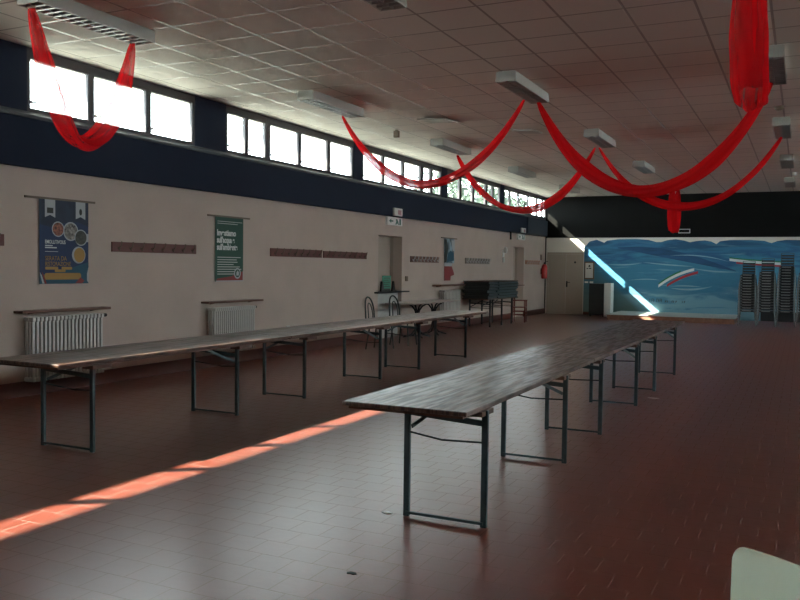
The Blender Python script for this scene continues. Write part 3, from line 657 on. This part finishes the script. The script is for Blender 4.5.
# ================================================================ CAFE TABLE, CHAIRS, STACKED TABLES
t = thing('cafe_table', 'pale topped cafe table on two black iron pedestals by the left wall', 'table', (-7.62, 16.95, 0))
MB().box(-.36, .32, -1.3, 1.3, .755, .785).build('tabletop', 'cafe', t, bevel=.006)
for yy in (-.42, .48):
    q = MB().tube([(0, yy, .18), (0, yy, .60)], .03, 10)
    q.build('pedestal', 'iron', t)
    for a in range(4):
        ca, sa = math.cos(R(45 + 90 * a)), math.sin(R(45 + 90 * a))
        MB().tube([(r_ * ca, yy + r_ * sa, z_) for r_, z_ in ((.02, .30), (.05, .16), (.13, .07), (.24, .035), (.32, .015))], [.022, .022, .02, .018, .015], 8).build('foot_arm', 'iron', t)
        MB().tube([(r_ * ca, yy + r_ * sa, z_) for r_, z_ in ((.02, .48), (.05, .60), (.12, .69), (.22, .74), (.26, .752))], [.02, .02, .018, .016, .014], 8).build('top_arm', 'iron', t)
def garden_chair(label, x, y, rz):
    """faces +X"""
    t = thing('garden_chair', label, 'chair', (x, y, 0), rz, 'green chairs by the left wall')
    prof = MB().lathe([(.17, 0), (.21, .005), (.215, .02), (.20, .03)], (0, 0, .43), 24); prof.build('seat', 'resin', t, smooth=True)
    for sx, sy in ((.15, .15), (.15, -.15)): MB().tube([(sx, sy, .43), (sx * 1.25, sy * 1.2, 0)], .014).build('leg', 'resin', t)
    for sy in (.17, -.17): MB().tube([(-.16, sy * .9, .44), (-.22, sy * 1.15, 0)], .014).build('leg', 'resin', t)
    out = []; inn = []
    for i in range(17):
        a = math.pi * i / 16; yy = .20 * math.cos(a)
        out.append((-.17 - .11 * (.45 + .55 * math.sin(a)), yy, .44 + .53 * min(1, math.sin(a) ** .45)))
        inn.append((-.165 - .09 * (.45 + .55 * math.sin(a)), yy * .5, .44 + .42 * math.sin(a) ** .45))
    MB().tube(out, .015).build('back_hoop', 'resin', t, smooth=True); MB().tube(inn, .010).build('inner_hoop', 'resin', t, smooth=True)
    return t
garden_chair('dark green hoop back chair by the wall, left of two near the recess', -7.1, 13.78, R(4))
garden_chair('dark green hoop back chair by the wall, right of two near the recess', -7.1, 14.8, R(-3))

# folding table carrying the stack, and the flat stack of folded tables on it
def small_table(name, label, cat, x, y, z=0, legs=True):
    t = thing(name, label, cat, (x, y, z))
    return t
t = thing('support_table', 'folding table against the left wall carrying the stack of folded tables', 'table', (-7.62, 20.1, 0))
MB().box(-.36, .36, 0, 2.5, .72, .75).build('tabletop', 'edge', t, bevel=.005)
for yy, s in ((.32, 1), (1.25, 1), (2.1, -1)):
    for xx in (-.27, .30): MB().box(xx - .02, xx + .02, yy - .018, yy + .018, 0, .72).build('leg', 'darksteel', t)
    MB().bar((-.27, yy, .62), (.30, yy, .60), .02, .03).build('crossbar', 'darksteel', t); MB().tube([(-.27, yy, .50), (.30, yy, .49)], .007).build('tie_rod', 'darksteel', t)
    MB().bar((-.25, yy, .52), (0, yy + s * .3, .70), .01, .022).build('diagonal_brace', 'darksteel', t)
names = ['bottom of the pile', 'second from the bottom of the pile', 'third from the bottom of the pile', 'fourth from the bottom of the pile', 'fifth from the bottom of the pile', 'topmost of the pile']
for k in range(6):
    dy = (.0, .05, -.04, .03, .10, .0)[k]; z = .75 + k * .077
    t = thing('folded_table', 'folded table lying flat on the support table, ' + names[k], 'table', (-7.62 + (.0, .01, -.01, .015, 0, .02)[k], 20.1 + dy, z), 0, 'pile of folded tables by the wall')
    MB().box(-.36, .36, 0, 2.4, .052, .076).build('tabletop', 'edge' if k == 5 else 'darksteel', t)
    f = MB()
    f.box(-.34, .345, .02, .06, .0, .05).box(-.34, .345, 2.3, 2.34, .0, .05).box(-.34, -.31, .06, 2.3, .005, .05); f.build('end_frame', 'blackplastic', t)
    MB().box(.30, .365, .75, 2.38, .004, .044).build('folded_leg', 'chairmetal', t, bevel=.006)
    MB().box(.28, .34, .05, .72, .006, .040).build('folded_leg', 'blackplastic', t)
# red child's chair
t = thing('wooden_chair', 'small red wooden chair at the end of the stacked tables', 'chair', (-7.33, 22.95, 0), R(-80))
for sx in (-.17, .17):
    MB().box(sx - .016, sx + .016, -.19, -.155, 0, .86).build('leg', 'redwood', t); MB().box(sx - .016, sx + .016, .155, .19, 0, .62).build('leg', 'redwood', t)
MB().box(-.18, .18, -.19, .19, .42, .445).build('seat', 'redwood', t)
MB().box(-.17, .17, -.18, -.165, .72, .82).build('backrest', 'redwood', t)
for sx in (-.17, .17): MB().box(sx - .02, sx + .02, -.16, .2, .615, .64).build('armrest', 'redwood', t)
for z in (.2, .30): MB().box(-.17, .17, .165, .18, z, z + .025).box(-.178, -.162, -.16, .16, z, z + .025).box(.162, .178, -.16, .16, z, z + .025).build('rung', 'redwood', t)

# ================================================================ STACKED CHAIRS
def stack_chair():
    """faces -Y; stacking chair of black plastic slats on tube legs, the right front one coloured as if lit"""
    t = thing('stacking_chair', 'black', 'chair', (0, 0, 0))
    s = MB()
    for k in range(5): s.box(-.175, .175, -.20 + k * .083, -.135 + k * .083, .425, .44)
    s.box(-.18, -.172, -.2, .195, .372, .44).box(.172, .18, -.2, .195, .372, .44).box(-.18, .18, .18, .19, .372, .43)
    s.bar((-.181, -.205, .425), (.181, -.205, .425), .022, .032)
    MB().box(-.13, .10, -.224, -.217, .42, .434).build('seat_glint', 'handle', t)  # pale strip paints the highlight along the front of the seat
    s.build('seat', 'blackplastic', t)
    b = MB()
    for k in range(4): b.bar((-.165, .232 + .02 * k, .53 + .075 * k), (.165, .232 + .02 * k, .53 + .075 * k), .010, .052)
    b.build('backrest', 'blackplastic', t)
    for sx in (-1, 1):
        MB().tube([(sx * .163, .198, .42), (sx * .163, .225, .5), (sx * .163, .312, .82)], .009, 6).build('back_post', 'blackplastic', t)
        MB().tube([(sx * .19, -.20, .43), (sx * .235, -.305, 0)], .009, 6).build('leg', 'chairmetal' if sx > 0 else 'blackplastic', t)  # light put into colour: right leg grey as if reflecting, left one black
        MB().tube([(sx * .19, .20, .43), (sx * .235, .345, 0)], .009, 6).build('leg', 'blackplastic', t)
    MB().tube([(-.163, .312, .82), (0, .318, .835), (.163, .312, .82)], .009, 6).build('top_rail', 'chairmetal', t)
    return t
proto = stack_chair(); used = False
ordn = ['bottom', 'second', 'third', 'fourth', 'fifth', 'sixth', 'seventh', 'eighth', 'ninth', 'tenth', 'eleventh', 'twelfth', 'thirteenth', 'fourteenth', 'fifteenth', 'sixteenth', 'seventeenth']
for si, (x, n, where) in enumerate(((-1.40, 14, 'stack nearest the platform'), (-.90, 15, 'second stack from the platform'), (-.40, 17, 'third, tallest stack from the platform'), (.10, 15, 'stack at the right picture edge'))):
    for k in range(n):
        c = proto if not used else copy_tree(proto); used = True
        c.scale = (1.0, 1, 1); c.location = (x, 25.66 - k * .006, k * .078); 
        w_ = 'topmost' if k == n - 1 else 'bottom' if k == 0 else ordn[k] + ' from the bottom'
        c['label'] = 'black chair, %s of the %s' % (w_, where); c['group'] = 'black chairs in the ' + where

# ================================================================ CEILING FIXTURES
FX = (-6.38, -3.42, -.38); FY = [5.32 + 4.65 * k for k in range(5)]; FLN = 1.5; FZ = ZC - .13
def fixture():
    t = thing('ceiling_light', 'x', 'light fixture', (0, 0, 0), 0, 'louvred ceiling lights')
    MB().prism([(-.12, .13), (-.135, .02), (-.135, 0), (-.125, 0), (-.115, .05), (.115, .05), (.125, 0), (.135, 0), (.135, .02), (.12, .13)], 'y', 0, FLN).build('housing', 'fixture', t)
    for ya in (0, FLN - .012): MB().box(-.13, .13, ya, ya + .012, 0, .12).build('end_cap', 'fixture', t)
    lv = MB(); n = 15
    for i in range(1, n): y = FLN * i / n; lv.prism([(y - .012, .0), (y + .012, .0), (y + .004, .045), (y - .004, .045)], 'x', -.12, .12)
    lv.box(-.003, .003, .012, FLN - .012, 0, .045); lv.build('louvre', 'louvre', t)
    for sx in (-.06, .06): MB().tube([(sx, .04, .035), (sx, FLN - .04, .035)], .013, 8).build('lamp_tube', 'tube', t)
    return t
fproto = fixture(); first = True
rown = ['first from the camera', 'second from the camera', 'third from the camera', 'fourth from the camera', 'last before the back wall']
coln = ['row along the windows', 'middle row', 'right row']
for ci, x in enumerate(FX):
    for ri, y in enumerate(FY):
        c = fproto if first else copy_tree(fproto); first = False
        c.location = (x, y, FZ); c['label'] = 'louvred white ceiling light, %s, %s' % (coln[ci], rown[ri])
# detectors
t = thing('smoke_detector', 'small round detector on the ceiling between two lights of the right row', 'detector', (-.39, 13.7, ZC - .05)); MB().lathe([(.03, 0), (.06, .012), (.07, .04), (.085, .05)]).build('body', 'sensor', t); MB().lathe([(.085, .045), (.10, .05)]).build('base', 'handle', t)
t = thing('motion_sensor', 'small brown box sensor on the ceiling near the left windows', 'sensor', (-6.66, 13.45, ZC - .14)); MB().box(-.05, .05, -.03, .03, 0, .12).build('body', 'sensor', t, bevel=.006); MB().box(-.02, .02, -.02, .02, .12, .14).build('mount', 'rod', t)
t = thing('ceiling_hook_light', 'tiny pale spotlight on the ceiling at the right edge', 'lamp', (-.25, 22.9, ZC - .07)); MB().lathe([(.04, 0), (.055, .02), (.055, .07)], n=12).build('body', 'white', t)

# ================================================================ RED TULLE FESTOONS
def festoon(p0, p1, zlow, w0, label, wl=.0, seed=1, n=70, skew=.5, thick=.5, group='red tulle festoons'):
    p0, p1 = Vector(p0), Vector(p1); K = 40
    # cosh-like sag: control so that the lowest point is zlow
    def path(t):
        q = p0.lerp(p1, t); s = (math.cosh(3.0 * (t - .5)) - math.cosh(1.5)) / (1 - math.cosh(1.5)) 
        mid = (p0.z + p1.z) / 2
        q.z -= s * (mid - zlow); q += Vector((0, .05 * math.sin(t * 5 + seed) * s, 0)); return q
    pts = [path(i / n) for i in range(n + 1)]
    v = []; f = []; uvs = []
    hd = (p1 - p0); hd.z = 0; hd.normalize(); side = Vector((-hd.y, hd.x, 0))
    for i, q in enumerate(pts):
        t = i / n; d = (pts[min(i + 1, n)] - pts[max(i - 1, 0)]).normalized(); nrm = side.cross(d).normalized()
        g = min(1, (t / .22)) ** .6 * min(1, ((1 - t) / .22)) ** .6; g = .25 + .75 * g
        tw = .6 * math.sin(t * 4 + seed)
        for j in range(K):
            a = 2 * math.pi * j / K
            pl_ = 1 + .10 * math.sin(5 * a + seed + 2.2 * t) + .04 * math.sin(9 * a + 3 * t)
            A = w0 / 2 * g * pl_ * (1 + .12 * wave(t * 3, seed)); B = w0 / 2 * thick * g * pl_
            ax, bx_ = A * math.cos(a), B * math.sin(a)
            ca, sa = math.cos(tw), math.sin(tw)
            if wl: ca, sa = 1, 0
            v.append(q + side * (ax * ca - bx_ * sa) + nrm * (ax * sa + bx_ * ca)); 
    for i in range(n):
        for j in range(K):
            f.append((i * K + j, i * K + (j + 1) % K, (i + 1) * K + (j + 1) % K, (i + 1) * K + j))
    mb = MB().add(v, f); o = mb.build('tulle_festoon', 'tulle' if seed in (2, 6) else 'tulle2', None, smooth=True); me = o.data
    uv = me.uv_layers.new(name='uv')
    for pol in me.polygons:
        js = [me.loops[l].vertex_index % K for l in pol.loop_indices]; wrap = max(js) - min(js) > 2
        for l, j in zip(pol.loop_indices, js):
            vi = me.loops[l].vertex_index; uv.data[l].uv = ((vi // K) / n, (K if (wrap and j == 0) else j) / K)
    tag(o, label, 'festoon', group); return o
Zf = FZ - .0
festoon((-6.47, 5.44, Zf), (-6.49, 6.74, Zf), 2.74, .22, 'red tulle loop hanging from the near left ceiling light over the window', seed=2, thick=.55)
festoon((-6.55, 11.32, Zf), (-3.55, 11.15, Zf), 2.78, .23, 'red tulle festoon swung from the left row to the middle row of lights, nearer one', seed=1)
festoon((-3.42, 11.40, Zf), (-.42, 11.3, Zf), 2.60, .225, 'red tulle festoon swung from the middle row to the right row of lights, nearer one', seed=4, thick=.7)
festoon((-6.55, 16.1, Zf), (-3.66, 16.02, Zf), 2.72, .20, 'red tulle festoon swung from the left row to the middle row of lights, farther one', seed=5)
festoon((-3.60, 16.08, Zf), (-.40, 15.9, Zf), 2.72, .22, 'red tulle festoon swung from the middle row to the right row of lights, farther one', seed=3)
festoon((-.35, 5.4, Zf), (-.35, 6.75, Zf), 2.72, .20, 'broad red tulle drape hanging close overhead at the upper right', seed=6, thick=.8, wl=1)
festoon((-3.34, 24.1, Zf), (-3.34, 25.3, Zf), 2.70, .28, 'red tulle loop hanging from the far light before the black band', seed=7, thick=.6, wl=1)

# ================================================================ NEAR PLASTIC CHAIR
t = thing('plastic_chair', 'pale green plastic chair, its rounded backrest corner showing at the lower right', 'chair', (-.178, 2.02, 0), R(-45))
def shell(fn, nu, nv, th, name, m):
    v = []; f = []
    for l in (0, 1):
        for i in range(nu + 1):
            for j in range(nv + 1):
                P = fn(i / nu, j / nv); v.append((P[0], P[1] + (th * l if name == 'backrest' else 0), P[2] - (th * l if name != 'backrest' else 0)))
    def I(l, i, j): return l * (nu + 1) * (nv + 1) + i * (nv + 1) + j
    for i in range(nu):
        for j in range(nv):
            f.append((I(0, i, j), I(0, i + 1, j), I(0, i + 1, j + 1), I(0, i, j + 1))); f.append((I(1, i, j), I(1, i, j + 1), I(1, i + 1, j + 1), I(1, i + 1, j)))
        for j in (0, nv): f.append((I(0, i, j), I(0, i + 1, j), I(1, i + 1, j), I(1, i, j)))
    for j in range(nv):
        for i in (0, nu): f.append((I(0, i, j), I(0, i, j + 1), I(1, i, j + 1), I(1, i, j)))
    return MB().add(v, f)
def back(u_, v_):
    z = .44 + .38 * v_; hw = .155 + .075 * v_
    # rounded upper corners
    r = .05; zt = .82; d_ = max(0, z - (zt - r)); inset = r - math.sqrt(max(0, r * r - d_ * d_))
    x = (2 * u_ - 1) * (hw - inset)
    return (x, .20 + .07 * v_ + .03 * (1 - (2 * u_ - 1) ** 2), z)
def backv(u_, v_): return back(u_, 1 - (1 - v_) ** 1.6)
shell(backv, 20, 26, .008, 'backrest', 'chairgreen').build('backrest', 'chairgreen', t, smooth=True)
shell(lambda u_, v_: ((2 * u_ - 1) * (.20 + .02 * math.sin(math.pi * v_)), -.22 + .43 * v_, .445 - .02 * math.sin(math.pi * u_) * math.sin(math.pi * v_) - (.03 * (1 - v_) ** 4)), 14, 14, .01, 'seat', 'chairgreen').build('seat', 'chairgreen', t, smooth=True)
for sx in (-1, 1):
    for sy in (-.17, .17): MB().tube([(sx * .15, sy, .43), (sx * .20, sy * 1.3, 0)], .012).build('leg', 'chairmetal', t)

# floor debris
for (x, y, r_, lb) in ((-2.0, 3.6, .03, 'small grey scrap of dirt on the tiles in the foreground'), (-2.31, 4.6, .04, 'small pale chip in the tile left of the first table leg'), (-1.59, 10.3, .07, 'small white paper scrap on the floor beside the centre row')):
    random.seed(int(r_ * 1000)); pts = [(r_ * (random.uniform(.5, 1.1)) * math.cos(a * .785), r_ * random.uniform(.4, .8) * math.sin(a * .785)) for a in range(8)]
    o = MB().prism(pts, 'z', 0.0005, .003).build('floor_scrap', 'rad' if r_ > .03 else 'ink'); o.location = (x, y, 0); tag(o, lb, 'scrap')

# ================================================================ OUTSIDE
def tree(x, y, h, rr, label, n=5200):
    t = thing('tree', label, 'tree', (x, y, -.25), 0, 'trees outside the left windows')
    MB().tube([(0, 0, 0), (.1, .05, h * .4), (0, 0, h * .8)], [.18, .14, .06], 10).build('trunk', 'bark', t)
    v = []; f = []
    cl = [(random.uniform(-rr, rr) * .6, random.uniform(-rr, rr) * .8, h * .62 + random.uniform(-1, 1) * h * .22, random.uniform(.7, 1.3)) for _ in range(12)]
    for _ in range(n):
        c = random.choice(cl); d = Vector((random.gauss(0, 1), random.gauss(0, 1), random.gauss(0, 1))).normalized() * c[3] * random.uniform(.6, 1.0)
        p = Vector(c[:3]) + d; a = Vector((random.uniform(-1, 1), random.uniform(-1, 1), random.uniform(-1, 1))).normalized() * .11; b_ = a.cross(Vector((random.random(), random.random(), random.random()))).normalized() * .07
        k = len(v); v += [p - a, p + b_, p + a, p - b_]; f.append((k, k + 1, k + 2, k + 3))
    MB().add(v, f).build('foliage', 'leaf', t)
tree(-13.4, 33.5, 6.2, 2.6, 'leafy tree outside seen through the fourth window group')
tree(-13.6, 37.5, 5.6, 2.4, 'lower leafy tree outside beyond the tallest tree')
tree(-14.2, 43.0, 5.0, 2.2, 'distant leafy tree outside the last window group')
tree(-14.0, 28.4, 4.9, 1.6, 'small tree outside seen low behind the third window group', 2500)
